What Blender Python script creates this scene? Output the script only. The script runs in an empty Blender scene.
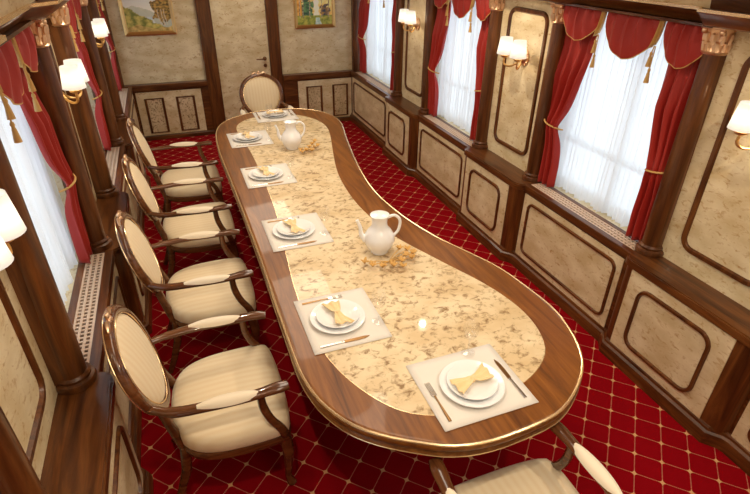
import bpy, bmesh, math, random
from mathutils import Vector, Matrix, noise
random.seed(7)
PI = math.pi
C = bpy.context.scene.collection
scene = bpy.context.scene

# ------------------------------------------------------------------ camera
CAM = (-0.7837, -7.4348, 2.3391)
YAW, PITCH, ROLL, FPX = -0.3674, -0.5340, 0.0118, 514.24
f = Vector((-math.sin(YAW)*math.cos(PITCH), math.cos(YAW)*math.cos(PITCH), math.sin(PITCH)))
r0 = Vector((math.cos(YAW), math.sin(YAW), 0)); u0 = r0.cross(f)
r = r0*math.cos(ROLL) + u0*math.sin(ROLL); u = -r0*math.sin(ROLL) + u0*math.cos(ROLL)
cd = bpy.data.cameras.new('camera'); cam = bpy.data.objects.new('camera', cd); C.objects.link(cam)
m = Matrix((r, u, -f)).transposed().to_4x4(); m.translation = CAM; cam.matrix_world = m
cd.sensor_fit = 'HORIZONTAL'; cd.sensor_width = 36; cd.lens = FPX*36/750; cd.clip_start = .05; cd.clip_end = 100
scene.camera = cam

# ------------------------------------------------------------------ world, exposure
w = bpy.data.worlds.new('sky'); scene.world = w; w.use_nodes = True
nt = w.node_tree; bg = nt.nodes['Background']
bg.inputs[0].default_value = (.80, .90, 1.0, 1); bg.inputs[1].default_value = 1.9
scene.view_settings.view_transform = 'Standard'; scene.view_settings.look = 'None'
scene.view_settings.gamma = 1; scene.view_settings.exposure = 0.15
try:
    scene.cycles.max_bounces = 8; scene.cycles.transparent_max_bounces = 16; scene.cycles.sample_clamp_indirect = 6
except Exception: pass
DOWNLIGHT_W, SCONCE_W, PANEL_W = 5.0, 1.5, 12.5
WARM = (1.0, .82, .59)

# ------------------------------------------------------------------ materials
def new_mat(name):
    m = bpy.data.materials.new(name); m.use_nodes = True
    return m, m.node_tree, m.node_tree.nodes['Principled BSDF']
def setp(b, **k):
    for a, v in k.items():
        a = {'rough': 'Roughness', 'metal': 'Metallic', 'coat': 'Coat Weight', 'coat_rough': 'Coat Roughness', 'sheen': 'Sheen Weight', 'spec': 'Specular IOR Level', 'trans': 'Transmission Weight', 'estr': 'Emission Strength'}.get(a, a)
        b.inputs[a].default_value = v
def col4(c): return (c[0], c[1], c[2], 1)
def plain(name, c, rough=.5, **k):
    m, t, b = new_mat(name); b.inputs['Base Color'].default_value = col4(c); setp(b, rough=rough, **k); return m
def ramp(t, stops):
    n = t.nodes.new('ShaderNodeValToRGB'); e = n.color_ramp.elements
    while len(e) < len(stops): e.new(.5)
    for el, (p, c) in zip(e, stops): el.position = p; el.color = col4(c) if len(c) == 3 else c
    return n
def coords(t, scale=(1, 1, 1)):
    tc = t.nodes.new('ShaderNodeTexCoord'); mp = t.nodes.new('ShaderNodeMapping'); mp.inputs['Scale'].default_value = scale
    t.links.new(tc.outputs['Object'], mp.inputs[0]); return mp.outputs[0]
def noise_n(t, vec, scale, detail=4, rough=.55, dist=0):
    n = t.nodes.new('ShaderNodeTexNoise'); n.inputs['Scale'].default_value = scale; n.inputs['Detail'].default_value = detail
    n.inputs['Roughness'].default_value = rough; n.inputs['Distortion'].default_value = dist; t.links.new(vec, n.inputs['Vector']); return n.outputs[0]
def wood(name, dark, mid, light, axis='z', rough=.36, coat=.25, scale=1.0):
    m, t, b = new_mat(name); s = {'x': (1.2, 14, 14), 'y': (14, 1.2, 14), 'z': (14, 14, 1.2)}[axis]
    v = coords(t, tuple(a*scale for a in s))
    n = noise_n(t, v, 1.6, 6, .62, .9); rp = ramp(t, [(.28, dark), (.5, mid), (.74, light)])
    t.links.new(n, rp.inputs[0]); t.links.new(rp.outputs[0], b.inputs['Base Color']); setp(b, rough=rough, coat=coat, coat_rough=.04, spec=.35); return m
def burl(name, base, light, fleck, scale=28, rough=.45, amount=(.56, .66), coat=.15, stretch=(1, 1, 1), dist=.5):
    m, t, b = new_mat(name); v = coords(t, stretch)
    n1 = noise_n(t, v, 5, 3, .5); r1 = ramp(t, [(.35, base), (.65, light)]); t.links.new(n1, r1.inputs[0])
    n2 = noise_n(t, v, scale, 6, .7, dist); r2 = ramp(t, [(amount[0], (0, 0, 0)), (amount[1], (1, 1, 1))]); t.links.new(n2, r2.inputs[0])
    mx = t.nodes.new('ShaderNodeMix'); mx.data_type = 'RGBA'
    t.links.new(r2.outputs[0], mx.inputs[0]); t.links.new(r1.outputs[0], mx.inputs[6]); mx.inputs[7].default_value = col4(fleck)
    t.links.new(mx.outputs[2], b.inputs['Base Color']); setp(b, rough=rough, coat=coat, coat_rough=.04, spec=.35); return m

WD = ((.030, .008, .002), (.100, .031, .007), (.20, .072, .017))
M = {}
M['wood_z'] = wood('walnut_upright', *WD, 'z'); M['wood_y'] = wood('walnut_lengthwise', *WD, 'y'); M['wood_x'] = wood('walnut_crosswise', *WD, 'x')
M['table_wood'] = wood('table_veneer', (.090, .027, .004), (.19, .063, .009), (.30, .115, .021), 'y', rough=.38, coat=.2)
M['chair_wood'] = wood('chair_walnut', (.045, .013, .005), (.12, .040, .012), (.20, .075, .024), 'x', rough=.25, coat=.6)
M['wall_burl'] = burl('pale_burl_veneer', (.62, .49, .28), (.80, .69, .47), (.40, .21, .05), 20, amount=(.53, .72), stretch=(1, 1, 1.8))
M['inset_burl'] = burl('speckled_burl_veneer', (.56, .44, .26), (.70, .58, .38), (.20, .11, .04), 40, amount=(.52, .62))
M['table_burl'] = burl('table_burl_inlay', (.64, .48, .27), (.78, .64, .42), (.27, .16, .065), 22, rough=.45, amount=(.505, .65), coat=.4, stretch=(1, 1.25, 1))
M['cream'] = plain('cream_paint', (.78, .66, .48), .6)
M['gold'] = plain('antique_gold', (.78, .50, .20), .28, metal=1.0)
M['copper_gold'] = plain('carved_gilt', (.80, .54, .34), .32, metal=.9)
M['gilt_line'] = plain('gilt_bead', (.90, .68, .40), .25, metal=.85)
M['red_velvet'] = plain('red_velvet', (.36, .012, .005), .6, sheen=.1)
M['gold_fabric'] = plain('gold_braid', (.62, .38, .12), .6)
M['white_china'] = plain('white_china', (.90, .91, .92), .12, coat=.4)
M['mat_cloth'] = plain('woven_mat_cloth', (.76, .72, .66), .8)
M['steel'] = plain('polished_cutlery', (.62, .58, .52), .22, metal=1.0)
M['dark_handle'] = plain('bronze_cutlery', (.36, .20, .08), .3, metal=.9)
M['satin_gold'] = plain('gold_satin', (.86, .64, .33), .36, sheen=.3)
M['dry_gold'] = plain('dried_gold_petals', (.62, .36, .10), .55)
M['bronze'] = plain('bronze_hardware', (.20, .10, .05), .35, metal=.9)
M['window_frame'] = plain('white_window_frame', (.75, .75, .74), .4)
M['cane'] = plain('woven_cane', (.62, .47, .36), .6)
M['dark_gap'] = plain('dark_recess', (.06, .035, .025), .8)

m, t, b = new_mat('cream_striped_fabric'); v = coords(t, (1, 1, 1))
wv = t.nodes.new('ShaderNodeTexWave'); wv.wave_type = 'BANDS'; wv.bands_direction = 'Y'; wv.inputs['Scale'].default_value = 9; wv.inputs['Distortion'].default_value = .6; wv.inputs['Detail'].default_value = 2
t.links.new(v, wv.inputs['Vector']); rp = ramp(t, [(.0, (.78, .63, .41)), (.4, (.80, .66, .44)), (1, (.82, .69, .48))])
t.links.new(wv.outputs[0], rp.inputs[0]); t.links.new(rp.outputs[0], b.inputs['Base Color']); setp(b, rough=.7, sheen=.2); M['chair_fabric'] = m
M['pad_fabric'] = plain('cream_pad_fabric', (.84, .74, .57), .7, sheen=.2)

# carpet: a diagonal lattice of dotted lines with little flowers at the crossings
m, t, b = new_mat('red_lattice_carpet'); tc = t.nodes.new('ShaderNodeTexCoord'); sp = t.nodes.new('ShaderNodeSeparateXYZ'); t.links.new(tc.outputs['Object'], sp.inputs[0])
def mth(op, a, b2=None, c2=None):
    n = t.nodes.new('ShaderNodeMath'); n.operation = op
    for i, x in enumerate((a, b2, c2)):
        if x is None: continue
        if isinstance(x, (int, float)): n.inputs[i].default_value = x
        else: t.links.new(x, n.inputs[i])
    return n.outputs[0]
PER = .1862
uu = mth('ADD', mth('ADD', sp.outputs[0], sp.outputs[1]), 4.878 + PER*60); vv = mth('ADD', mth('SUBTRACT', sp.outputs[0], sp.outputs[1]), -7.236 + PER*60)
def dist_line(c): return mth('MULTIPLY', mth('ABSOLUTE', mth('SUBTRACT', mth('FRACT', mth('ADD', mth('DIVIDE', c, PER), .5)), .5)), PER)
du, dv = dist_line(uu), dist_line(vv)
def dots(c): return mth('GREATER_THAN', mth('FRACT', mth('DIVIDE', c, PER/16)), .38)
l1 = mth('MULTIPLY', mth('LESS_THAN', du, .0033), dots(vv)); l2 = mth('MULTIPLY', mth('LESS_THAN', dv, .0033), dots(uu))
star = mth('LESS_THAN', mth('ADD', mth('POWER', mth('MULTIPLY', du, 100), .6), mth('POWER', mth('MULTIPLY', dv, 100), .6)), 1.95)
lines = mth('MAXIMUM', l1, l2)
nz = t.nodes.new('ShaderNodeTexNoise'); nz.inputs['Scale'].default_value = 260; t.links.new(tc.outputs['Object'], nz.inputs['Vector'])
rp = ramp(t, [(.3, (.20, .001, .004)), (.7, (.29, .002, .007))]); t.links.new(nz.outputs[0], rp.inputs[0])
mx = t.nodes.new('ShaderNodeMix'); mx.data_type = 'RGBA'; t.links.new(lines, mx.inputs[0]); t.links.new(rp.outputs[0], mx.inputs[6]); mx.inputs[7].default_value = (.55, .22, .14, 1)
mx2 = t.nodes.new('ShaderNodeMix'); mx2.data_type = 'RGBA'; t.links.new(star, mx2.inputs[0]); t.links.new(mx.outputs[2], mx2.inputs[6]); mx2.inputs[7].default_value = (.66, .36, .17, 1)
t.links.new(mx2.outputs[2], b.inputs['Base Color']); setp(b, rough=.95, spec=.06); M['carpet'] = m

# sheer curtain, lamp shade, glass
def shader_mix(name, parts):
    m = bpy.data.materials.new(name); m.use_nodes = True; t = m.node_tree; t.nodes.clear(); out = t.nodes.new('ShaderNodeOutputMaterial'); cur = None
    for kind, colr, fac, extra in parts:
        n = t.nodes.new(kind); n.inputs[0].default_value = col4(colr)
        if extra is not None: n.inputs[1].default_value = extra
        if cur is None: cur = n.outputs[0]
        else:
            mx = t.nodes.new('ShaderNodeMixShader'); mx.inputs[0].default_value = fac; t.links.new(cur, mx.inputs[1]); t.links.new(n.outputs[0], mx.inputs[2]); cur = mx.outputs[0]
    t.links.new(cur, out.inputs[0]); return m
M['sheer'] = shader_mix('white_voile', [('ShaderNodeBsdfTranslucent', (.93, .94, .95), 0, None), ('ShaderNodeBsdfDiffuse', (.90, .91, .92), .30, None), ('ShaderNodeBsdfTransparent', (1, 1, 1), .18, None)])
M['shade'] = shader_mix('lit_shade_fabric', [('ShaderNodeBsdfTranslucent', (.95, .90, .82), 0, None), ('ShaderNodeBsdfDiffuse', (.93, .90, .86), .35, None), ('ShaderNodeEmission', (1, .94, .85), .38, 1.1)])
M['lamp_glow'] = shader_mix('lit_lamp', [('ShaderNodeEmission', (1, .86, .66), 0, 9.0)])
M['panel_glow'] = shader_mix('lit_ceiling_diffuser', [('ShaderNodeEmission', (1, .88, .70), 0, 1.0)])
M['glass'] = shader_mix('clear_pane', [('ShaderNodeBsdfTransparent', (.97, .98, .98), 0, None), ('ShaderNodeBsdfGlossy', (1, 1, 1), .06, .03)])
M['wine_glass'] = shader_mix('thin_clear_glass', [('ShaderNodeBsdfTransparent', (.97, .97, .97), 0, None), ('ShaderNodeBsdfGlossy', (1, 1, 1), .10, .04)])

# ------------------------------------------------------------------ mesh helpers
class MB:
    def __init__(self): self.v = []; self.f = []
    def add(self, vs, fs):
        o = len(self.v); self.v += [tuple(x) for x in vs]; self.f += [tuple(o+i for i in q) for q in fs]; return self
    def box(self, x0, x1, y0, y1, z0, z1):
        x0, x1 = sorted((x0, x1)); y0, y1 = sorted((y0, y1)); z0, z1 = sorted((z0, z1))
        return self.add([(x, y, z) for z in (z0, z1) for x, y in ((x0, y0), (x1, y0), (x1, y1), (x0, y1))],
                        [(3, 2, 1, 0), (4, 5, 6, 7), (0, 1, 5, 4), (1, 2, 6, 5), (2, 3, 7, 6), (3, 0, 4, 7)])
    def prism(self, poly, z0, z1):
        n = len(poly)
        return self.add([(x, y, z0) for x, y in poly] + [(x, y, z1) for x, y in poly],
                        [tuple(range(n-1, -1, -1)), tuple(range(n, 2*n))] + [(i, (i+1) % n, n+(i+1) % n, n+i) for i in range(n)])
    def rings(self, rings, cap0=True, cap1=True, closed=True):
        n = len(rings[0]); vs = [p for rg in rings for p in rg]; fs = []
        for k in range(len(rings)-1):
            for i in range(n if closed else n-1):
                j = (i+1) % n; fs.append((k*n+i, k*n+j, (k+1)*n+j, (k+1)*n+i))
        if cap0: fs.append(tuple(range(n-1, -1, -1)))
        if cap1: fs.append(tuple((len(rings)-1)*n+i for i in range(n)))
        return self.add(vs, fs)
    def lathe(self, prof, c=(0, 0, 0), n=24, cap0=True, cap1=True):
        return self.rings([[(c[0]+rr*math.cos(2*PI*i/n), c[1]+rr*math.sin(2*PI*i/n), c[2]+z) for i in range(n)] for rr, z in prof], cap0, cap1)
    def tube(self, pts, rad, n=8, closed=False, flat=None):
        P = [Vector(p) for p in pts]; N = len(P); rad = rad if isinstance(rad, (list, tuple)) else [rad]*N; rs = []; up = None
        for i in range(N):
            a = P[(i-1) % N] if (closed or i > 0) else P[i]; c = P[(i+1) % N] if (closed or i < N-1) else P[i]; tg = (c-a).normalized()
            if up is None: up = Vector((0, 0, 1)) if abs(tg.z) < .9 else Vector((1, 0, 0))
            up = (up - tg*up.dot(tg)).normalized(); sd = tg.cross(up); fl = flat or 1
            rs.append([P[i] + sd*(rad[i]*math.cos(2*PI*k/n)) + up*(rad[i]*fl*math.sin(2*PI*k/n)) for k in range(n)])
        if closed: rs.append(rs[0]); return self.rings(rs, False, False)
        return self.rings(rs)
    def ball(self, c, rx, ry=None, rz=None, n=10, k=6):
        ry = ry or rx; rz = rz or rx
        rs = [[(c[0]+rx*math.sin(PI*j/k)*math.cos(2*PI*i/n), c[1]+ry*math.sin(PI*j/k)*math.sin(2*PI*i/n), c[2]-rz*math.cos(PI*j/k)) for i in range(n)] for j in range(1, k)]
        self.rings(rs, False, False); o = len(self.v); self.v += [(c[0], c[1], c[2]-rz), (c[0], c[1], c[2]+rz)]
        b0 = o-(k-1)*n
        for i in range(n): self.f += [(o, b0+(i+1) % n, b0+i), (o+1, o-n+i, o-n+(i+1) % n)]
        return self
    def grid(self, fn, nu, nv):
        return self.add([fn(i/nu, j/nv) for j in range(nv+1) for i in range(nu+1)],
                        [(j*(nu+1)+i, j*(nu+1)+i+1, (j+1)*(nu+1)+i+1, (j+1)*(nu+1)+i) for j in range(nv) for i in range(nu)])
    def tf(self, fn): self.v = [tuple(fn(*p)) for p in self.v]; return self
def obj(name, mb, mat, parent=None, world=False, smooth=40, bevel=0, solid=0, sub=0):
    vs = mb.v
    if parent is not None and world: L = parent.location; vs = [(a-L[0], b_-L[1], c-L[2]) for a, b_, c in vs]
    me = bpy.data.meshes.new(name); me.from_pydata(vs, [], mb.f); bm = bmesh.new(); bm.from_mesh(me); bmesh.ops.recalc_face_normals(bm, faces=bm.faces); bm.to_mesh(me); bm.free()
    if smooth:
        for p in me.polygons: p.use_smooth = True
        me.set_sharp_from_angle(angle=math.radians(smooth))
    me.materials.append(M[mat] if isinstance(mat, str) else mat)
    o = bpy.data.objects.new(name, me); C.objects.link(o)
    if parent is not None: o.parent = parent
    if solid: md = o.modifiers.new('solid', 'SOLIDIFY'); md.thickness = solid; md.offset = 0
    if bevel: md = o.modifiers.new('bevel', 'BEVEL'); md.width = bevel; md.segments = 2; md.limit_method = 'ANGLE'
    if sub: md = o.modifiers.new('sub', 'SUBSURF'); md.levels = sub; md.render_levels = sub
    return o
def tag(o, label, cat, group=None):
    o['label'] = label; o['category'] = cat
    if group: o['group'] = group
    return o
def thing(name, label, cat, loc=(0, 0, 0), rz=0, group=None):
    o = bpy.data.objects.new(name, None); C.objects.link(o); o.location = loc; o.rotation_euler = (0, 0, rz); o.empty_display_size = .1
    return tag(o, label, cat, group)
def struct(name, mb, mat, **k):
    o = obj(name, mb, mat, **k); o['kind'] = 'structure'; return o
def dup(root, label, loc, rz):
    q = root.copy(); C.objects.link(q); q.location = loc; q.rotation_euler = (0, 0, rz); q['label'] = label
    for ch in list(root.children):
        c = ch.copy(); C.objects.link(c); c.parent = q
        for g in ch.children: d = g.copy(); C.objects.link(d); d.parent = c
    return q
def spline(pts, n, closed=True):
    P = [Vector(p) for p in pts]; N = len(P); dense = []
    for i in range(N if closed else N-1):
        g = (lambda k: P[k % N]) if closed else (lambda k: P[min(max(k, 0), N-1)])
        a, b_, c, d = g(i-1), g(i), g(i+1), g(i+2)
        for k in range(12):
            s = k/12; dense.append(.5*((2*b_)+(c-a)*s+(2*a-5*b_+4*c-d)*s*s+(-a+3*b_-3*c+d)*s**3))
    dense.append(P[0] if closed else P[-1]); L = [0]
    for i in range(1, len(dense)): L.append(L[-1]+(dense[i]-dense[i-1]).length)
    out = []; j = 0; cnt = n if closed else n-1
    for k in range(n):
        tgt = L[-1]*k/cnt
        while j < len(L)-2 and L[j+1] < tgt: j += 1
        s = (tgt-L[j])/max(L[j+1]-L[j], 1e-9); out.append(dense[j].lerp(dense[j+1], min(s, 1)))
    return out
def offset2(P, d):
    n = len(P); o = []
    for i in range(n):
        tg = (P[(i+1) % n]-P[i-1]).normalized(); o.append(Vector((P[i].x+tg.y*d, P[i].y-tg.x*d)))
    return o
def round_rect(a0, a1, b0, b1, rad, k=5):
    pts = []
    for ca, cb, st in ((a1-rad, b1-rad, 0), (a0+rad, b1-rad, 1), (a0+rad, b0+rad, 2), (a1-rad, b0+rad, 3)):
        for i in range(k+1): th = PI/2*(st+i/k); pts.append((ca+rad*math.cos(th), cb+rad*math.sin(th)))
    return pts
def band(mb, pts, width, to3, height):
    """a flat moulding strip of given width that follows a closed 2D path; to3(a, b, h) places it"""
    P = [Vector(p) for p in pts]; I = offset2(P, -width/2); O = offset2(P, width/2); m1 = offset2(P, -width*.3); m2 = offset2(P, width*.3)
    rs = [[to3(p.x, p.y, h) for p in Q] for Q, h in ((O, 0), (m2, height), (m1, height), (I, 0))]
    n = len(P); vs = [p for rg in rs for p in rg]; fs = []
    for q in range(3):
        for i in range(n): j = (i+1) % n; fs.append((q*n+i, q*n+j, (q+1)*n+j, (q+1)*n+i))
    mb.add(vs, fs); return mb

# ------------------------------------------------------------------ room
XC = .17
PIERS = (-1.92, -3.90, -5.90)
YF, YN = .06, -8.7
ZL, ZC0, ZC1, ZTOP = .72, 2.01, 2.085, 2.50
D_PIER, D_BAY, D_COL, D_WALL, D_GLASS = 1.43, 1.49, (1.60, 1.565), 1.64, 1.82
def X(s, d): return XC + s*d
fl = struct('floor', MB().box(XC-2, XC+2, YN-.1, YF+.1, -.05, 0), 'carpet', smooth=0)
struct('ceiling', MB().box(XC-1.95, XC+1.95, YN-.1, YF+.1, ZTOP, ZTOP+.05), 'cream', smooth=0)

# back wall, its posts, wainscots and door
wb = struct('wall_back', MB().box(XC-1.9, XC+1.9, YF, YF+.1, 0, ZTOP), 'wall_burl', smooth=0)
for nm, x0, x1 in (('trim_1', -.375, -.20), ('trim_2', .495, .655)):
    struct(nm, MB().box(x0, x1, -.005, YF, 0, ZTOP), 'wood_z', bevel=.006)
tno = 3
for nm, x0, x1, p0, p1 in (('left', -1.40, -.375, -1.29, -.475), ('right', .655, 1.70, .86, 1.68)):
    o = struct('trim_%d' % tno, MB().box(x0, x1, -.02, YF, 0, .69).box(x0, x1, -.05, YF, .655, .725).box(x0, x1, -.07, YF, 0, .05), 'wood_x', bevel=.006); tno += 1
    obj('veneer_panel', MB().box(p0, p1, -.026, -.018, .055, .63), 'wall_burl', o, smooth=0)
    wdt = p1-p0
    for k in range(2):
        c = p0 + wdt*(.26 if k == 0 else .74) + (.02 if nm == 'right' else 0); a0, a1 = c-.105, c+.105
        iv = obj('inset_panel', MB().box(a0, a1, -.030, -.025, .09, .54), 'inset_burl', o, smooth=0)
        obj('moulding', band(MB(), [(a0, .09), (a1, .09), (a1, .54), (a0, .54)], .036, lambda a, b_, h: (a, -.028-h, b_), .012), 'wood_z', iv, smooth=0)
# back-wall corner stiles
for x0, x1 in ((-1.47, -1.40), (1.70, 1.81)):
    struct('trim_%d' % tno, MB().box(x0, x1, -.01, YF, 0, ZTOP), 'wood_z', bevel=.005); tno += 1
dr = struct('door_1', MB().box(-.20, .495, .028, YF, 0.01, 2.2), 'wall_burl', bevel=.003)
hd = obj('door_handle', MB().lathe([(.026, 0), (.026, .008), (.012, .012), (.010, .05)], n=16).tf(lambda x, y, z: (.43+x, .028-z, .955+y)).tube([(.43, -.018, .955), (.40, -.022, .955), (.31, -.022, .957)], [.011, .010, .008], 8), 'bronze', dr)
obj('keyhole_rosette', MB().lathe([(.024, 0), (.024, .008), (.008, .010)], n=16).tf(lambda x, y, z: (.43+x, .028-z, .865+y)), 'bronze', dr)

# paintings: hand-painted colour per point of a fine canvas
def mixc(a, b_, s): s = min(max(s, 0), 1); return tuple(p+(q-p)*s for p, q in zip(a, b_))
def nn(x, y, s, o=0): return noise.fractal(Vector((x*s, y*s, o)), 1.0, 2.0, 4)
def paint_valley(a, b_):
    c = mixc((.86, .80, .66), (.62, .68, .70), b_*1.3-.5)
    ridge = .62+.10*math.sin(a*5+.6)+.06*nn(a, 0, 4, 2)
    if b_ < ridge: c = mixc((.40, .44, .38), (.58, .58, .46), b_*1.2+.3*nn(a, b_, 6))
    if abs(a-.52) < .06+.28*(.42-b_) and b_ < .42: c = mixc((.62, .66, .66), (.42, .48, .50), .5+nn(a, b_, 9))
    lh = .55-.75*a+.07*nn(a, b_, 7, 3)
    if b_ < lh+.18: c = mixc((.16, .18, .035), (.55, .46, .12), .5+1.1*nn(a, b_, 9, 5))
    rt = (a-.83)**2/.045+(b_-.62)**2/.17+.9*nn(a, b_, 6, 8)
    if rt < 1: c = mixc((.10, .07, .02), (.52, .32, .08), .45+1.1*nn(a, b_, 18, 9))
    if b_ < .13+.05*nn(a, 0, 6, 4)+.04*math.sin(a*7): c = mixc((.30, .20, .045), (.66, .46, .16), .5+nn(a, b_, 10, 7))
    for tx in (.74, .82, .88):
        if abs(a-tx-.02*math.sin(b_*9)) < .008 and .15 < b_ < .62: c = (.60, .52, .40)
    return c
def paint_autumn(a, b_):
    c = mixc((.85, .52, .10), (.95, .80, .35), b_+.6*nn(a, b_, 6))
    if (a-.26)**2/.05+(b_-.50)**2/.16+.8*nn(a, b_, 8, 1) < .9: c = mixc((.03, .07, .05), (.14, .30, .12), .5+nn(a, b_, 12, 2))
    if (a-.80)**2/.03+(b_-.42)**2/.06+.8*nn(a, b_, 8, 3) < .9: c = mixc((.03, .05, .09), (.42, .24, .06), .4+nn(a, b_, 12, 4))
    if a < .13: c = mixc((.60, .24, .03), (.85, .50, .10), .5+nn(a, b_, 10, 5))
    if abs(a-.55) < .07+.04*nn(0, b_, 5): c = mixc((.85, .76, .55), (.96, .92, .78), b_)
    if b_ < .30: c = mixc((.16, .22, .03), (.46, .44, .08), .5+nn(a, b_, 11, 6))
    if b_ < .24 and abs(a-.58-.1*(.2-b_)) < .06+.25*max(.14-b_, 0): c = mixc((.30, .48, .46), (.62, .72, .66), .5+nn(a, b_, 14, 7))
    for tx in (.07, .17, .36, .70, .90):
        if abs(a-tx-.01*math.sin(b_*11)) < .012 and .24 < b_ < .85: c = mixc((.10, .05, .02), (.60, .50, .40), .5+nn(a, b_, 20, 8))
    return c
mp_, t, b = new_mat('oil_paint'); at = t.nodes.new('ShaderNodeVertexColor'); at.layer_name = 'paint'; t.links.new(at.outputs[0], b.inputs['Base Color']); setp(b, rough=.45)
def painting(label, x0, x1, z0, z1, fn, lean):
    cx = (x0+x1)/2; p = thing('framed_painting', label, 'painting', (cx, YF-.002, z0)); W, H = x1-x0, z1-z0; fw = .045
    fb = MB(); prof = [(0, 0), (0, .028), (.014, .036), (.030, .022), (fw, .012), (fw, 0)]
    rs = [[(sx*(W/2-o), -h, (o if sz < 0 else H-o)) for sx, sz in ((-1, -1), (1, -1), (1, 1), (-1, 1))] for o, h in prof]
    fb.rings(rs, False, False); obj('picture_frame', fb, 'gold', p, smooth=0)
    nx, ny = 72, 54; g = MB().grid(lambda a, b_: (-W/2+fw+a*(W-2*fw), -.010, fw+b_*(H-2*fw)), nx, ny)
    o = obj('canvas', g, mp_, p, smooth=0); ca = o.data.color_attributes.new('paint', 'FLOAT_COLOR', 'POINT')
    for j in range(ny+1):
        for i in range(nx+1): cc = fn(i/nx, j/ny); ca.data[j*(nx+1)+i].color = (min(cc[0]*1.2, 1), min(cc[1]*1.2, 1), min(cc[2]*1.2, 1), 1)
painting('gold-framed landscape of a river valley between wooded hills, left of the door', -1.26, -.645, 1.31, 1.80, paint_valley, 0)
painting('gold-framed painting of an orange autumn wood and stream, right of the door', .885, 1.46, 1.315, 1.78, paint_autumn, 0)

# side walls
def bays():
    ys = [0.0]+[p for c in PIERS for p in (c+.40, c-.40)]+[-7.5]
    return [(ys[i], ys[i+1]) for i in range(0, len(ys), 2)]
BAYS = bays()
def lower_outline(s, c, grow, out=None):
    """plan outline of a pier's pedestal: flat front with quarter-round corners that run back to the bay plane"""
    pts = []; x_in, x_out = D_PIER-grow, out or D_BAY+.12; hf, hn, rr = .425+grow, .475+grow, .08
    for i in range(7): th = PI/2*i/6; pts.append((X(s, x_in+rr-rr*math.sin(th)), c+hf-rr+rr*math.cos(th)))
    for i in range(7): th = PI/2*i/6; pts.append((X(s, x_in+rr-rr*math.cos(th)), c-hn+rr-rr*math.sin(th)))
    return [(X(s, x_out), c+hf)]+pts+[(X(s, x_out), c-hn)]
def cornice_path(s):
    P = [(YF, D_BAY+.035)]
    for c in PIERS: P += [(c+.47, D_BAY+.035), (c+.41, D_PIER+.01), (c-.50, D_PIER+.01), (c-.62, D_BAY+.035)]
    return P+[(YN, D_BAY+.035)]
col_words = {}
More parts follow.
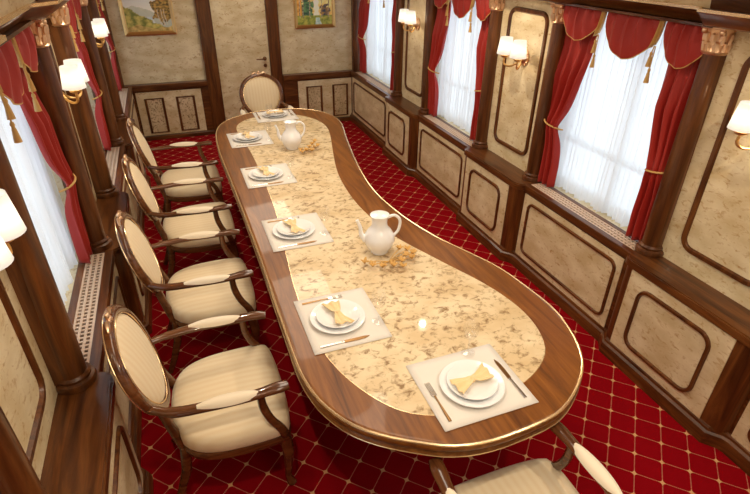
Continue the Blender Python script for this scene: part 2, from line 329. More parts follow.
def side(s, nm):
    global tno
    inx = lambda d: X(s, d)
    wbm = MB(); spans = [(YF, BAYS[0][0])]+[(c+.40, c-.40) for c in PIERS]+[(-7.5, YN)]
    for a, b_ in spans: wbm.box(inx(D_WALL), inx(D_WALL+.22), b_, a, 0, ZTOP)
    for a, b_ in BAYS: wbm.box(inx(D_WALL), inx(D_WALL+.22), b_, a, ZC0+.02, ZTOP).box(inx(D_WALL-.03), inx(D_WALL+.22), b_, a, 0, ZL-.03)
    struct('wall_'+nm, wbm, 'wall_burl', smooth=0)
    # bays: wainscot, sill with woven grille
    for k, (a, b_) in enumerate(BAYS):
        ya, yb = (a-.0 if k == 0 else a-.06), (b_+.03 if k < 3 else YN)
        o = struct('trim_%d' % tno, MB().box(inx(D_BAY), inx(D_WALL-.02), yb-.05, ya+.05, .09, ZL-.05)
                   .box(inx(D_BAY-.012), inx(D_BAY+.035), yb-.04, ya+.04, ZL-.055, ZL).box(inx(D_BAY+.13), inx(D_WALL+.02), yb-.04, ya+.04, ZL-.05, ZL)
                   .box(inx(D_BAY+.03), inx(D_WALL), yb-.04, ya+.04, ZL-.06, ZL-.035), 'wood_y', bevel=.004); tno += 1
        p0, p1 = yb+.03, ya-.03
        if k == 0: p1 = -.10
        if k == 3: p0 = -7.9
        pan = obj('veneer_panel', MB().box(inx(D_BAY-.005), inx(D_BAY+.002), p0, p1, .10, ZL-.07), 'wall_burl', o, smooth=0)
        obj('moulding', band(MB(), round_rect(p0+.05, p1-.07, .165, ZL-.125, .05), .024, lambda a_, z_, h: (inx(D_BAY-.005-h), a_, z_), .012), 'wood_y', pan)
        g = MB()
        nb = int((p1-p0)/.030)
        for i in range(nb+1): yy = p0+(p1-p0)*i/nb; g.box(inx(D_BAY+.034), inx(D_BAY+.132), yy-.0065, yy+.0065, ZL-.012, ZL-.005)
        for i in range(4): d = D_BAY+.040+.029*i; g.box(inx(d-.006), inx(d+.006), p0, p1, ZL-.009, ZL-.002)
        obj('grille', g, 'cane', o, smooth=0)
    # piers: pedestal, ledge, upper panel
    for k, c in enumerate(PIERS):
        o = struct('trim_%d' % tno, MB().prism(lower_outline(s, c, 0), .05, ZL-.03), 'wood_z', smooth=50); tno += 1
        obj('ledge', MB().prism(lower_outline(s, c, .012, D_WALL), ZL-.045, ZL-.006)
            .prism(lower_outline(s, c, .004, D_WALL), ZL-.006, ZL+.002), 'wood_y', o, smooth=50)
        pan = obj('veneer_panel', MB().box(inx(D_PIER-.005), inx(D_PIER+.002), c-.345, c+.335, .10, ZL-.055), 'wall_burl', o, smooth=0)
        obj('moulding', band(MB(), round_rect(c-.24, c+.24, .18, ZL-.13, .07), .026, lambda a_, z_, h: (inx(D_PIER-.005-h), a_, z_), .013), 'wood_z', pan)
        up = struct('trim_%d' % tno, MB().box(inx(D_WALL-.012), inx(D_WALL+.001), c-.40, c+.40, ZL, ZC0), 'wall_burl', smooth=0); tno += 1
        obj('moulding', band(MB(), round_rect(c-.235, c+.235, ZL+.13, ZC0-.10, .07), .036, lambda a_, z_, h: (inx(D_WALL-.012-h), a_, z_), .014), 'wood_z', up)
        for sg in (1, -1):
            yc = c+(.40 if sg > 0 else -.40 if (k < 2 or s > 0) else -.35)
            col = thing('column', col_words[(nm, k, sg)], 'column', (inx(D_COL[0 if s > 0 else 1]), yc, ZL+.002), 0, 'gilt-topped half columns along the walls')
            obj('shaft', MB().lathe([(.056, .05), (.057, .25), (.051, 1.0), (.049, 1.17)], n=20).box(0, s*(.05 if s > 0 else .07), -.05, .05, .04, 1.2), 'wood_z', col)
            obj('column_base', MB().lathe([(.082, 0), (.085, .015), (.080, .03), (.068, .036), (.070, .05), (.060, .06)], n=20), 'wood_z', col)
            cap = MB().lathe([(.054, 1.155), (.062, 1.163), (.055, 1.172), (.056, 1.20), (.060, 1.255), (.066, 1.275)], n=16)
            for lv, (rr, z0, hh) in enumerate(((.053, 1.172, .045), (.057, 1.205, .05))):
                for i in range(10):
                    th = 2*PI*(i+.5*lv)/10; cx_, cy_ = rr*math.cos(th), rr*math.sin(th)
                    cap.tube([(cx_*.98, cy_*.98, z0), (cx_*1.06, cy_*1.06, z0+hh*.6), (cx_*1.17, cy_*1.17, z0+hh), (cx_*1.2, cy_*1.2, z0+hh*.85)], [.013, .014, .010, .005], 6)
            for sx in (1, -1):
                for sy in (1, -1): cap.ball((sx*.050, sy*.050, 1.262), .016, n=8, k=5)
            obj('capital', cap, 'copper_gold', col)
            obj('abacus', MB().box(-.066, .066, -.066, .066, 1.272, 1.287), 'copper_gold', col, bevel=.004)
    # baseboard following bays and piers
    path = [(0.0, D_BAY)]
    for c in PIERS: path += [(c+.45, D_BAY), (c+.42, D_PIER+.04), (c+.37, D_PIER), (c-.41, D_PIER), (c-.47, D_PIER+.05), (c-.50, D_BAY)]
    path += [(YN, D_BAY)]
    prof = [(.10, 0), (-.032, 0), (-.034, .05), (-.026, .075), (-.012, .085), (-.010, .10), (.0, .112), (.10, .112)]
    struct('baseboard_'+nm, MB().rings([[(inx(d+o), y, z) for o, z in prof] for y, d in path]), 'wood_y', smooth=30)
    # cornice, frieze and coved ceiling
    prof = [(.20, ZC0), (.05, ZC0), (.03, ZC0+.008), (.02, ZC0+.022), (-.012, ZC0+.055), (-.03, ZC0+.064), (-.03, ZC1), (.20, ZC1)]
    cn = struct('trim_%d' % tno, MB().rings([[(inx(d+o), y, z) for o, z in prof] for y, d in cornice_path(s)]), 'wood_y', smooth=30); tno += 1
    obj('gilt_edge', MB().rings([[(inx(d+o), y, z) for o, z in ((-.034, ZC1-.010), (-.034, ZC1+.004), (-.01, ZC1+.004), (-.01, ZC1-.010))] for y, d in cornice_path(s)]), 'gilt_line', cn, smooth=0)
    cv = [(D_BAY+.02, ZC1), (D_BAY+.0, ZC1+.12), (D_BAY-.06, ZC1+.25), (D_BAY-.18, ZTOP-.06), (D_BAY-.34, ZTOP)]
    struct('trim_%d' % tno, MB().rings([[(inx(d), y, z) for d, z in cv]+[(inx(D_WALL+.1), y, ZTOP), (inx(D_WALL+.1), y, ZC1)] for y in (YF, YN)]), 'wall_burl', smooth=60); tno += 1
    for c in PIERS:
        struct('trim_%d' % tno, MB().rings([[(inx(d-.012), y, z) for d, z in cv]+[(inx(D_WALL+.05), y, ZTOP), (inx(D_WALL+.05), y, ZC1)] for y in (c-.42, c+.42)]), 'wood_y', smooth=60); tno += 1
ordn = ('far', 'middle', 'near')
for nm in ('right', 'left'):
    for k in range(3):
        for sg in (1, -1):
            col_words[(nm, k, sg)] = 'dark wooden half column with gilt leafy capital, %s side of the %s %s-hand wall pier' % ('far' if sg > 0 else 'near', ordn[k], nm)
side(1, 'right'); side(-1, 'left')
struct('wall_front', MB().box(XC-1.9, XC+1.9, YN-.1, YN, 0, ZTOP), 'wall_burl', smooth=0)

# ------------------------------------------------------------------ windows and curtains
wn = 1
def drape(c0, sg, s, top_w, tie_w, bot_w, seed):
    """one side curtain; c0 the y of its outer edge, sg the direction of the opening"""
    rnd = random.Random(seed); ph = rnd.random()*6; d0 = D_WALL-.005
    def width(z):
        if z > 1.2: s_ = (z-1.2)/.76; return tie_w+(top_w-tie_w)*(1-(1-min(s_, 1))**1.7)
        s_ = (1.2-z)/.47; return tie_w+(bot_w-tie_w)*min(1, s_*1.6)**.8
    def fn(a, b_):
        z = ZL+.012+b_*(ZC0-.03-ZL); wd = width(z); nf = 3.5
        pinch = math.exp(-((z-1.2)/.10)**2); amp = .026*(1-.55*pinch)
        sag = .04*math.sin(PI*min(max((z-1.2)/.76, 0), 1))*a
        y = c0+sg*(wd*a+sag*.5)
        hi = min(max((z-1.55)/.18, 0), 1); amp *= 1-.55*hi
        d = d0-.02-.03*pinch + .021*hi + amp*math.sin(2*PI*nf*a+ph+.8*math.sin(3*z))+.004*math.sin(11*a*PI+z*4)
        return (X(s, d), y, z)
    return MB().grid(fn, 48, 40)
def curtain_window(s, k, a, b_, nm, words):
    global wn
    y0, y1 = b_, a; inx = lambda d: X(s, d)
    W = MB(); fr = .05
    for q0, q1 in ((y0, y0+fr), (y1-fr, y1), ((y0+y1)/2-.02, (y0+y1)/2+.02)): W.box(inx(D_GLASS-.03), inx(D_GLASS+.02), q0, q1, ZL-.04, ZC0+.03)
    for q0, q1 in ((ZL-.04, ZL+.03), (1.05, 1.08), (ZC0-.03, ZC0+.03)): W.box(inx(D_GLASS-.03), inx(D_GLASS+.02), y0, y1, q0, q1)
    wo = struct('window_%d' % wn, W, 'window_frame', smooth=0); wn += 1
    obj('glass', MB().box(inx(D_GLASS-.004), inx(D_GLASS+.004), y0+.03, y1-.03, ZL, ZC0), 'glass', wo, smooth=0)
    rnd = random.Random(k*7+s); ph = rnd.random()*6
    def sh(u_, v_):
        y = y0+.03+(y1-y0-.06)*u_; z = ZL+.012+v_*(ZC0+.02-ZL); n1 = .5+.5*math.sin(y*9+ph)
        edge = .012*math.sin(60*u_+3*math.sin(y*7+ph))*(1-v_)**6
        d = D_WALL+.055+.014*math.sin(2*PI*24*u_+1.6*math.sin(5*u_*PI+ph)+.5*math.sin(3*v_))+.007*math.sin(41*u_+ph)-.012*(1-v_)**2*(1+.7*math.sin(31*u_))
        return (inx(d), y, z+edge*.6)
    tag(obj('sheer_curtain', MB().grid(sh, 170, 14), 'sheer'), 'white pleated sheer curtain over the '+words, 'curtain', 'white sheer curtains')
    for sg, c0, fw in ((-1, y1-.03, 'far'), (1, y0+.03, 'near')):
        if k == 3 and sg == 1: continue
        q = thing('drape', 'red velvet side curtain tied back at the %s edge of the %s' % (fw, words), 'curtain', (inx(D_WALL), c0, ZL), 0, 'red velvet side curtains')
        obj('fabric', drape(c0, sg, s, .30 if sg < 0 else .245, .15, .19, k*11+sg+s*3), 'red_velvet', q, world=True, solid=.004)
        L = []
        for i in range(13):
            th = PI*i/12; L.append((inx(D_WALL-.01-.075*math.sin(th)), c0+sg*(.08-.09*math.cos(th)), 1.235-.055*(i/12)))
        obj('tieback', MB().tube(L, .006, 6), 'gold_fabric', q, world=True)
    v = thing('valance', 'red velvet swag valance with gold bands and tassels above the '+words, 'valance', (inx(D_WALL), (y0+y1)/2, ZC0-.04), 0, 'swag valances over the windows')
    n = 3; span = (y1-y0+.0); segs = [(.012, .31, .215), (.345, .695, .27), (.715, .962, .245)]
    obj('pelmet_board', MB().box(inx(D_WALL-.115), inx(D_WALL+.03), y0, y1, ZC0-.010, ZC0+.004), 'wood_y', v, world=True, smooth=0)
    for (q0, q1, dp) in segs:
        ya, yb = y1-.035-span*q0, y1-.035-span*q1
        def sw(u_, v_, ya=ya, yb=yb, dp=dp):
            env = max(math.sin(PI*u_), 0)**.48
            z = ZC0-(.045+.15*(dp/.2)*env)*v_**1.1
            fan = (u_-.5)*(1-.30*v_)
            pl = .010+(.017*math.cos(2*PI*5.2*fan+.5*math.sin(5*v_))+.003*math.cos(2*PI*14*fan))*(.35+.65*(1-v_))*(.4+.6*env)
            bulge = .036*env*math.sin(PI*(.15+.6*v_))
            return (inx(D_WALL-.048-bulge-pl), ya+(yb-ya)*(u_+.02*math.sin(2*PI*u_)*v_), z)
        sg_ = obj('swag', MB().grid(sw, 30, 26), 'red_velvet', v, world=True, solid=.004)
        e = obj('gold_hem', MB().tube([(Vector(sw(i/24, 1.0))) for i in range(25)], .0035, 6), 'gold_fabric', sg_, world=False)
        me = e.data
        L = v.location
        for vt in me.vertices: vt.co -= L
    for q in (.33, .70):
        yy = y1-.035-span*q
        def jb(u_, v_): return (inx(D_WALL-.072-.012*math.cos(4*PI*u_)), yy+(.012+.006*v_)*(u_-.5)*2+.028*v_*v_, ZC0-.003-.13*v_-.03*v_*u_)
        j = obj('gold_band', MB().grid(jb, 10, 8), 'gold_fabric', v, world=True, solid=.004)
        for dy, zz in ((.010, 1.785), (-.006, 1.70)):
            tb = MB().lathe([(.002, .05), (.007, .045), (.009, .036), (.006, .028), (.009, .018), (.015, -.03)], (inx(D_WALL-.088), yy+dy, zz), 12).tube([(inx(D_WALL-.088), yy+dy, zz+.045), (inx(D_WALL-.084), yy+dy*.5, 1.865)], .0035, 6)
            obj('tassel', tb, 'gold_fabric', v, world=True)
ordw = ('farthest', 'third-nearest', 'second-nearest', 'nearest')
for s, nm in ((1, 'right'), (-1, 'left')):
    for k, (a, b_) in enumerate(BAYS):
        curtain_window(s, k, a-(.07 if k == 0 else .0), b_+(0 if k < 3 else .0), nm, '%s %s-hand window' % (ordw[k], nm))

# ------------------------------------------------------------------ wall lamps
def sconce(s, c, label):
    q = thing('wall_sconce', label, 'wall lamp', (X(s, D_WALL-.013), c-.03, 1.585), 0, 'twin-shade brass wall lamps')
    i = lambda d: -s*d
    bp = MB().lathe([(.055, 0), (.052, .008), (.040, .014), (.036, .022), (.020, .030), (.012, .045)], n=20).tf(lambda x, y, z: (i(z), y, x*1.15))
    for k in range(10): th = 2*PI*k/10; bp.ball((i(.010), .048*math.cos(th), .055*math.sin(th)), .011, n=8, k=5)
    obj('backplate', bp, 'copper_gold', q)
    for sg in (1, -1):
        pts = spline([(i(.03), 0, 0), (i(.06), sg*.03, -.05), (i(.10), sg*.060, -.070), (i(.13), sg*.088, -.05), (i(.13), sg*.088, .0)], 16, False)
        a = obj('arm', MB().tube(pts, .0075, 8), 'gold', q)
        obj('cup', MB().lathe([(.006, -.012), (.030, .0), (.034, .010), (.014, .014), (.014, .045)], (i(.13), sg*.088, .0), 14), 'gold', a)
        obj('lamp_shade', MB().lathe([(.062, .020), (.046, .142)], (i(.13), sg*.088, 0), 24, False, False), 'shade', q, solid=.002)
        ld = bpy.data.lights.new('sconce_bulb', 'POINT'); ld.energy = SCONCE_W; ld.color = WARM; ld.shadow_soft_size = .02
        lo = bpy.data.objects.new('sconce_bulb', ld); C.objects.link(lo); lo.parent = q; lo.location = (i(.13), sg*.088, .075)
for s, nm in ((1, 'right'), (-1, 'left')):
    for k, c in enumerate(PIERS):
        sconce(s, c, 'brass wall lamp with two white shades on the %s pier of the %s-hand wall' % (ordn[k], nm))
# ceiling downlights in two rows, and lit ceiling panels
for k in range(2):
    for s in (1, -1):
        y = -3.86-2.70*k; x = XC+s*.94
        q = thing('downlight', 'small round recessed downlight in the cream ceiling, above the table side', 'ceiling light', (x, y, ZTOP-.012), 0, 'ceiling downlights')
        obj('rim', MB().lathe([(.050, .012), (.058, .006), (.050, 0), (.042, .004)], n=24, cap0=False, cap1=False), 'gold', q)
        obj('lens', MB().lathe([(.042, .004), (.03, .002)], n=20), 'lamp_glow', q)
        ld = bpy.data.lights.new('downlight_beam', 'SPOT'); ld.energy = DOWNLIGHT_W*6; ld.color = WARM; ld.shadow_soft_size = .022; ld.spot_size = 2.6; ld.spot_blend = .6
        lo = bpy.data.objects.new('downlight_beam', ld); C.objects.link(lo); lo.parent = q; lo.location = (0, 0, -.05)
for k in range(4):
    y = -1.2-2.0*k
    q = thing('ceiling_panel_light', 'long lit diffuser panel along the middle of the cream ceiling', 'ceiling light', (XC, y, ZTOP-.03), 0, 'ceiling diffuser panels')
    obj('frame', MB().box(-.30, .30, -.72, -.69, 0, .03).box(-.30, .30, .69, .72, 0, .03).box(-.30, -.27, -.69, .69, 0, .03).box(.27, .30, -.69, .69, 0, .03), 'gold', q, smooth=0)
    obj('diffuser', MB().box(-.27, .27, -.69, .69, .010, .016), 'panel_glow', q, smooth=0)
    ld = bpy.data.lights.new('panel_lamp', 'AREA'); ld.shape = 'RECTANGLE'; ld.size = .5; ld.size_y = 1.34; ld.energy = PANEL_W; ld.color = (1, .865, .68)
    lo = bpy.data.objects.new('panel_lamp', ld); C.objects.link(lo); lo.parent = q; lo.location = (0, 0, -.01)

# ------------------------------------------------------------------ table
OUT = [(-.53, -2.9), (-.52, -3.5), (-.507, -4.2), (-.502, -4.9), (-.505, -5.5), (-.503, -5.8), (-.478, -5.976), (-.442, -6.082), (-.391, -6.177), (-.307, -6.27), (-.185, -6.356), (-.058, -6.421), (.091, -6.449), (.277, -6.433), (.428, -6.386), (.581, -6.289), (.699, -6.173), (.774, -6.02), (.815, -5.83), (.803, -5.625), (.766, -5.391), (.688, -5.188), (.58, -4.92), (.50, -4.575), (.47, -4.165), (.515, -3.698), (.63, -3.03), (.735, -2.5), (.72, -2.2), (.60, -1.97), (.36, -1.82), (.05, -1.81), (-.2, -1.91), (-.40, -2.10), (-.50, -2.4)]
INL = [(-.27, -3.0), (-.267, -3.5), (-.29, -4.25), (-.34, -4.8), (-.375, -5.2), (-.38, -5.56), (-.355, -5.79), (-.286, -5.99), (-.177, -6.153), (-.03, -6.235), (.114, -6.25), (.345, -6.203), (.496, -6.133), (.59, -6.04), (.641, -5.895), (.645, -5.72), (.592, -5.5), (.468, -5.2), (.335, -4.85), (.278, -4.5), (.268, -4.186), (.30, -3.8), (.38, -3.4), (.50, -2.9), (.55, -2.6), (.52, -2.33), (.38, -2.1), (.15, -2.0), (-.1, -2.05), (-.25, -2.2), (-.30, -2.45)]
NT = 220; ZT = .76; OUT = [(a, b_ if b_ > -5.7 else b_+.04*min(1, (-5.7-b_)/.6)*(1 if a < .2 else max(0, 1-(a-.2)/.3))) for a, b_ in OUT]; O = spline(OUT, NT); I = spline(INL, NT)
best = min(range(NT), key=lambda k: (I[k]-O[0]).length); I = I[best:]+I[:best]
tb = thing('dining_table', 'long waisted wooden dining table with pale burl inlay, set for six', 'table', (.13, -4.13, 0))
def ring(P, d, z): return [(p.x, p.y, z) for p in offset2(P, d)]
# outline runs far -> near on the left: positive offset points inwards or outwards?
sgn = 1 if offset2(O, .01)[0].x < O[0].x else -1
tt = MB().rings([ring(I, 0, ZT)]+[ring(O, sgn*d, z) for d, z in ((-.026, ZT), (-.014, ZT+.001), (-.003, ZT-.008), (0, ZT-.020), (-.004, ZT-.034), (-.016, ZT-.040), (-.012, ZT-.047), (-.004, ZT-.056), (-.004, ZT-.064), (-.016, ZT-.072), (-.06, ZT-.074))]+[ring(I, 0, ZT-.074)], False, False)
tt.rings([ring(I, 0, ZT-.074), ring(I, 0, ZT)], False, False)
obj('tabletop', tt, 'table_wood', tb, world=True, smooth=50)
il = MB(); il.add(ring(I, 0, ZT+.0003)+ring(I, 0, ZT-.02), [tuple(range(NT)), tuple(range(2*NT-1, NT-1, -1))]+[(i, (i+1) % NT, NT+(i+1) % NT, NT+i) for i in range(NT)])
obj('burl_inlay', il, 'table_burl', tb, world=True, smooth=0)
obj('gilt_rim', MB().tube([(p.x, p.y, ZT-.004) for p in offset2(O, -sgn*.008)], .0065, 8, True), 'gilt_line', tb, world=True)
obj('lower_gilt_bead', MB().tube([(p.x, p.y, ZT-.060) for p in offset2(O, -sgn*.004)], .0035, 6, True), 'gilt_line', tb, world=True)
obj('inlay_bead', MB().tube([(p.x, p.y, ZT-.0036) for p in I], .0045, 6, True), 'gilt_line', tb, world=True)
obj('apron', MB().rings([ring(O, -sgn*.14, ZT-.07), ring(O, -sgn*.14, ZT-.13), ring(O, -sgn*.17, ZT-.14), ring(O, -sgn*.17, ZT-.07)], False, False), 'chair_wood', tb, world=True)
for y in (-2.75, -5.45):
    pd = obj('pedestal', MB().lathe([(.10, .10), (.13, .16), (.15, .24), (.09, .36), (.07, .48), (.11, .58), (.16, .66), (.20, .70)], (.15, y, 0), 20), 'chair_wood', tb, world=True)
    for k in range(4):
        th = PI/4+PI/2*k; cx_, sy_ = math.cos(th), math.sin(th)
        ft = MB().tube([(.15+cx_*.05, y+sy_*.05, .22), (.15+cx_*.16, y+sy_*.16, .16), (.15+cx_*.27, y+sy_*.27, .07), (.15+cx_*.34, y+sy_*.34, .026)], [.05, .045, .036, .026], 10)
        fo = obj('foot', ft, 'chair_wood', pd)
        for vt in fo.data.vertices: vt.co -= tb.location

# ------------------------------------------------------------------ chairs (local: facing +x)
def puff(outline, layers):
    rs = []; n = len(outline); cx_ = sum(p[0] for p in outline)/n; cy_ = sum(p[1] for p in outline)/n
    for sc, z in layers: rs.append([(cx_+(x-cx_)*sc, cy_+(y-cy_)*sc, z) for x, y in outline])
    return MB().rings(rs)
def make_chair(label):
    c = thing('armchair', label, 'chair', (0, 0, 0), 0, 'oval-backed dining armchairs')
    so = [(p.x, p.y) for p in spline([(.265, 0), (.262, .15), (.245, .265), (.20, .295), (.05, .300), (-.09, .285), (-.19, .235), (-.245, .13), (-.258, 0), (-.245, -.13), (-.19, -.235), (-.09, -.285), (.05, -.300), (.20, -.295), (.245, -.265), (.262, -.15)], 56)]
    obj('seat', puff(so, [(.97, .380), (1.0, .395), (1.0, .435), (.98, .456), (.91, .470), (.75, .480), (.45, .487), (.15, .490)]), 'chair_fabric', c, smooth=60)
    obj('seat_rail', puff(so, [(.90, .338), (1.0, .342), (1.015, .355), (1.015, .378), (1.0, .388), (.9, .389)]), 'chair_wood', c, smooth=50)
    for sy in (1, -1):
        obj('leg', MB().tube([(.215, sy*.262, .365), (.228, sy*.272, .26), (.222, sy*.268, .15), (.214, sy*.262, .06), (.226, sy*.270, .016)], [.034, .030, .021, .016, .022], 10).ball((.228, sy*.271, .014), .024, .022, .014), 'chair_wood', c, smooth=60)
        obj('leg', MB().tube([(-.215, sy*.180, .37), (-.235, sy*.185, .22), (-.275, sy*.192, .10), (-.315, sy*.20, .004)], [.028, .024, .020, .017], 10), 'chair_wood', c, smooth=60)
    # oval back, leaning
    zc, tilt = .762, math.atan2(.135, .47); cxb = -.335
    def bk(dx, y, dz): return (cxb - dz*math.sin(tilt) + dx*math.cos(tilt), y, zc + dz*math.cos(tilt) + dx*math.sin(tilt))
    def oval(k, grow=0):
        th = 2*PI*k; y = math.cos(th); z = math.sin(th); tp = 1 + .12*z
        return ((.228+grow)*y*tp, (.238+grow)*z)
    N = 48
    obj('back_frame', MB().tube([bk(0, *oval(i/N)) for i in range(N)], .027, 10, True, flat=.85), 'chair_wood', c, smooth=60)
    gb = MB()
    for dx in (.018,): gb.tube([bk(dx, *oval(i/N, -.018)) for i in range(N)], .0032, 6, True)
    gb.tube([bk(-.012, *oval(i/N, .022)) for i in range(N)], .003, 6, True)
    obj('gilt_bead', gb, 'gilt_line', c)
    rs = []
    for sc, dx in ((.12, -.026), (.6, -.024), (.88, -.016), (1.0, 0), (.97, .012), (.86, .024), (.6, .034), (.25, .039), (.05, .040)):
        rs.append([bk(dx, oval(i/40, -.016)[0]*sc, oval(i/40, -.016)[1]*sc) for i in range(40)])
    obj('backrest', MB().rings(rs), 'chair_fabric', c, smooth=70)
    orn = MB()
    for k in range(-3, 4): orn.ball(bk(.010-.004*abs(k), .017*k, .248-.003*k*k+.004), .016-.0018*abs(k), .014, .018-.002*abs(k), 8, 5)
    orn.ball(bk(.012, 0, .272), .012, .016, .016, 8, 5)
    for sy in (1, -1): orn.tube([bk(.01, sy*.03, .258), bk(.012, sy*.05, .270), bk(.012, sy*.07, .262), bk(.010, sy*.085, .246)], [.009, .010, .008, .004], 6)
    obj('carved_crest', orn, 'copper_gold', c)
    for sy in (1, -1):
        obj('back_post', MB().tube([bk(0, sy*.135, -.195), (-.262, sy*.152, .50), (-.222, sy*.175, .36)], [.022, .022, .025], 8), 'chair_wood', c, smooth=60)
        ap = spline([bk(0, sy*.216, -.085), (-.22, sy*.258, .668), (-.08, sy*.274, .668), (.08, sy*.276, .664), (.20, sy*.270, .668), (.255, sy*.262, .664)], 18, False)
        ar = obj('arm', MB().tube(ap, [.022]*3+[.027]*12+[.030, .031, .027], 10, flat=.62), 'chair_wood', c, smooth=60)
        pr = []
        for i in range(13):
            s_ = i/12; xx = -.125+.27*s_; ww = .032*math.sin(PI*min(max(s_, .03), .97))**.45; z0 = .676-.012*math.sin(PI*s_*.5)
            pr.append([(xx, sy*.275+ww*math.cos(2*PI*k/10), z0+.004+max(math.sin(2*PI*k/10), -.15)*.029*math.sin(PI*min(max(s_, .03), .97))**.5) for k in range(10)])
        obj('arm_pad', MB().rings(pr), 'pad_fabric', ar, smooth=70)
        obj('arm_support', MB().tube(spline([(.135, sy*.272, .655), (.140, sy*.275, .58), (.165, sy*.280, .50), (.205, sy*.284, .43), (.225, sy*.276, .345)], 12, False), [.018, .018, .019, .020, .020, .020, .020, .021, .022, .023, .024, .025], 8), 'chair_wood', c, smooth=60)
    return c
ch = make_chair('cream oval-backed armchair on the left side of the table, nearest of the four')
ch.location = (-.805, -5.51, 0)
for y, wd in ((-4.56, 'second nearest of the four, before the third side setting from the far end'), (-3.62, 'third nearest of the four'), (-2.69, 'farthest of the four, nearest the back wall')):
    dup(ch, 'cream oval-backed armchair on the left side of the table, '+wd.split(',')[0], (-.805, y, 0), 0)
dup(ch, 'cream oval-backed armchair at the far head of the table, in front of the pale door', (.15, -1.56, 0), -PI/2)
dup(ch, 'cream armchair at the near head of the table, cut off by the bottom edge', (.15, -6.60, 0), PI/2)

# ------------------------------------------------------------------ place settings (local: diner at -y looking along +y)
SET = [(.15, -6.125, 0, 'at the near head of the table'), (-.225, -5.53, -PI/2, 'at the nearest place on the left side'), (-.225, -4.593, -PI/2, 'at the second-nearest place on the left side'),
       (-.225, -3.632, -PI/2, 'at the third-nearest place on the left side'), (-.225, -2.708, -PI/2, 'at the farthest place on the left side'), (.145, -2.06, PI, 'at the far head of the table')]
ZP = ZT+.0046
def mat_mb():
    g = MB().grid(lambda a, b_: (-.21+.42*a, -.186+.372*b_, .0008+.0005*math.sin(9*a)*math.sin(7*b_)), 12, 10); return g
def plate_mb(R): return MB().lathe([(.001, .004), (R*.60, .004), (R*.68, .008), (R*.97, .020), (R, .023), (R*.985, .025), (R*.68, .0125), (R*.60, .008), (.001, .008)], n=48)
def fork():
    q = thing('fork', '', 'fork', group='forks')
    obj('handle', MB().tube([(0, -.105, .003), (0, -.06, .0035), (0, .0, .005), (0, .03, .005)], [.007, .0055, .0035, .004], 8, flat=.5), 'dark_handle', q)
    t_ = MB().box(-.011, .011, .03, .055, .003, .006)
    for k in range(4): x = -.0095+.0063*k; t_.box(x-.0014, x+.0014, .053, .105, .003, .0055)
    obj('tines', t_, 'steel', q, bevel=.001); return q
def knife():
    q = thing('knife', '', 'knife', group='knives')
    obj('handle', MB().tube([(0, -.115, .004), (0, -.07, .0045), (0, .0, .004)], [.0075, .007, .0055], 8, flat=.55), 'steel', q)
    obj('blade', MB().prism([(-.008, 0), (.008, .0), (.010, .06), (.007, .10), (-.002, .122), (-.007, .10)], .0022, .0052), 'dark_handle', q); return q
def napkin():
    def fn(a, b_):
        x = (a-.5)*2; e = abs(x)**.9; hw = .012+.034*e
        y = (b_-.5)*2*hw+ .012*x*abs(x)
        return (x*.087+.006*(b_-.5)*x, y, .013+.012*math.exp(-(x/.2)**2)+.009*e*(1+math.sin(b_*PI*4+.6))*.7)
    q = thing('napkin', '', 'napkin', group='folded gold napkins')
    obj('bow', MB().grid(fn, 28, 18), 'satin_gold', q, solid=.003)
    obj('knot', MB().ball((0, 0, .018), .012, .017, .014, 10, 6), 'satin_gold', q); return q
def wine():
    q = thing('wine_glass', '', 'glass', group='clear wine glasses')
    obj('foot', MB().lathe([(.033, 0), (.033, .0015), (.012, .004), (.0045, .010)], n=24), 'wine_glass', q)
    obj('stem', MB().lathe([(.0045, .010), (.0038, .05), (.005, .082)], n=12), 'wine_glass', q)
    obj('bowl', MB().lathe([(.005, .082), (.024, .094), (.034, .118), (.035, .145), (.029, .175)], n=28, cap0=False, cap1=False), 'wine_glass', q); return q
def seat_at(proto, cat_label, loc, rz, first):
    if first: proto.location = loc; proto.rotation_euler = (0, 0, rz); proto['label'] = cat_label; return proto
    return dup(proto, cat_label, loc, rz)
P = None
for n, (x, y, rz, wd) in enumerate(SET):
    cs, sn = math.cos(rz), math.sin(rz); L = lambda a, b_, z: (x+a*cs-b_*sn, y+a*sn+b_*cs, z)
    if n == 0:
        P = dict(mat=tag(obj('placemat', mat_mb(), 'mat_cloth', solid=.0016), '', 'placemat', 'pale placemats'),
                 big=tag(obj('dinner_plate', plate_mb(.135), 'white_china', smooth=60), '', 'plate', 'white dinner plates'),
                 small=tag(obj('side_plate', plate_mb(.105), 'white_china', smooth=60), '', 'plate', 'smaller white plates'), fork=fork(), knife=knife(), nap=napkin(), wine=wine())
    F = n == 0
    seat_at(P['mat'], 'pale grey rectangular placemat '+wd, L(0, 0, ZT+.0026), rz, F)
    px, py = (0, -.015)
    seat_at(P['big'], 'large white dinner plate '+wd, L(px, py, ZT+.0004), rz, F)
    seat_at(P['small'], 'smaller white plate stacked on the dinner plate '+wd, L(px, py, ZT+.0105), rz, F)
    seat_at(P['nap'], 'gold satin napkin tied like a bow, '+wd, L(px, py, ZT+.0245), rz+(.10 if n == 0 else 0), F)
    seat_at(P['fork'], 'fork on the left of the plates '+wd, L(-.17, -.045, ZT+.0042), rz, F)
    seat_at(P['knife'], 'knife on the right of the plates '+wd, L(.172, -.035, ZT+.0032), rz, F)
    seat_at(P['wine'], 'clear stemmed wine glass beyond the plates '+wd, L(.085, .165, ZT+.0036), rz, F)

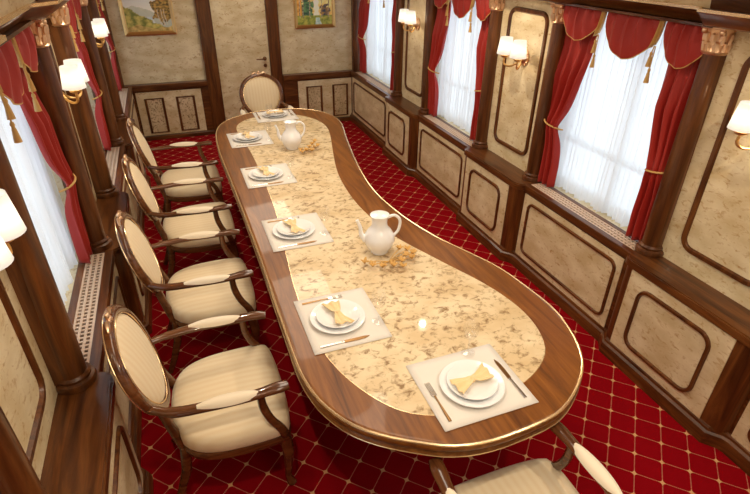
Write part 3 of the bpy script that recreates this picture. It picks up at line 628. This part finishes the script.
# ------------------------------------------------------------------ pitchers and dried flowers
def pitcher(label, loc, rz):
    q = thing('pitcher', label, 'pitcher', loc, rz, 'white china pitchers')
    obj('body', MB().lathe([(.048, 0), (.052, .004), (.050, .012), (.074, .040), (.090, .080), (.088, .115), (.066, .150), (.047, .172), (.044, .20), (.050, .235), (.056, .245), (.052, .246), (.045, .23), (.04, .19)], n=36, cap1=False), 'white_china', q, smooth=60)
    obj('lid', MB().lathe([(.051, .240), (.050, .247), (.030, .254), (.001, .256)], n=28), 'white_china', q, smooth=60)
    obj('handle', MB().tube(spline([(.046, 0, .225), (.085, 0, .238), (.118, 0, .205), (.112, 0, .145), (.084, 0, .105)], 16, False), [.009]*16, 8), 'white_china', q, smooth=60)
    obj('spout', MB().tube(spline([(-.078, 0, .085), (-.105, 0, .12), (-.112, 0, .17), (-.130, 0, .215)], 12, False), [.022, .020, .018, .016, .014, .013, .012, .011, .0105, .010, .010, .011], 10), 'white_china', q, smooth=60)
    return q
pitcher('white china pitcher with a spout and loop handle near the far head of the table', (.09, -3.09, ZT+.001), -.25)
pitcher('white china pitcher in the middle of the table, nearer of the two', (.18, -5.0, ZT+.001), -.25)
def posy(label, loc, spots, seed):
    rnd = random.Random(seed); q = thing('dried_flowers', label, 'dried flowers', loc, 0, 'dried gold table flowers')
    st = MB()
    for a, b_, z in spots: st.tube([(0, 0, .004), (a*.5, b_*.5, z*.6+.006), (a, b_, z)], .0025, 5)
    obj('stems', st, 'dry_gold', q)
    for a, b_, z in spots:
        fl_ = MB().ball((a, b_, z), .008, n=8, k=5)
        for k in range(6):
            th = 2*PI*k/6+rnd.random(); e = Vector((math.cos(th), math.sin(th), .5+.4*rnd.random())); fl_.tube([(a, b_, z), Vector((a, b_, z))+e*.012, Vector((a, b_, z))+e*.024], [.004, .009, .003], 6, flat=.4)
        obj('blossom', fl_, 'dry_gold', q)
rn = random.Random(3)
posy('spray of dried gold flowers lying right of the far pitcher', (.20, -3.19, ZT+.001), [(-.06, -.07, .02), (-.02, -.06, .03), (.02, -.02, .04), (.055, .02, .05), (.085, .05, .06), (.03, -.06, .02), (.07, -.01, .03), (-.06, -.02, .02), (.10, .0, .035)], 1)
posy('ring of dried gold flowers around the foot of the nearer pitcher', (.19, -5.13, ZT+.001), [(-.14, .02, .018), (-.11, -.03, .02), (-.06, -.06, .02), (.0, -.07, .02), (.06, -.05, .025), (.10, -.01, .03), (.13, .04, .035), (.09, .06, .04), (.13, -.03, .02), (.05, -.09, .018), (.15, .0, .03)], 2)
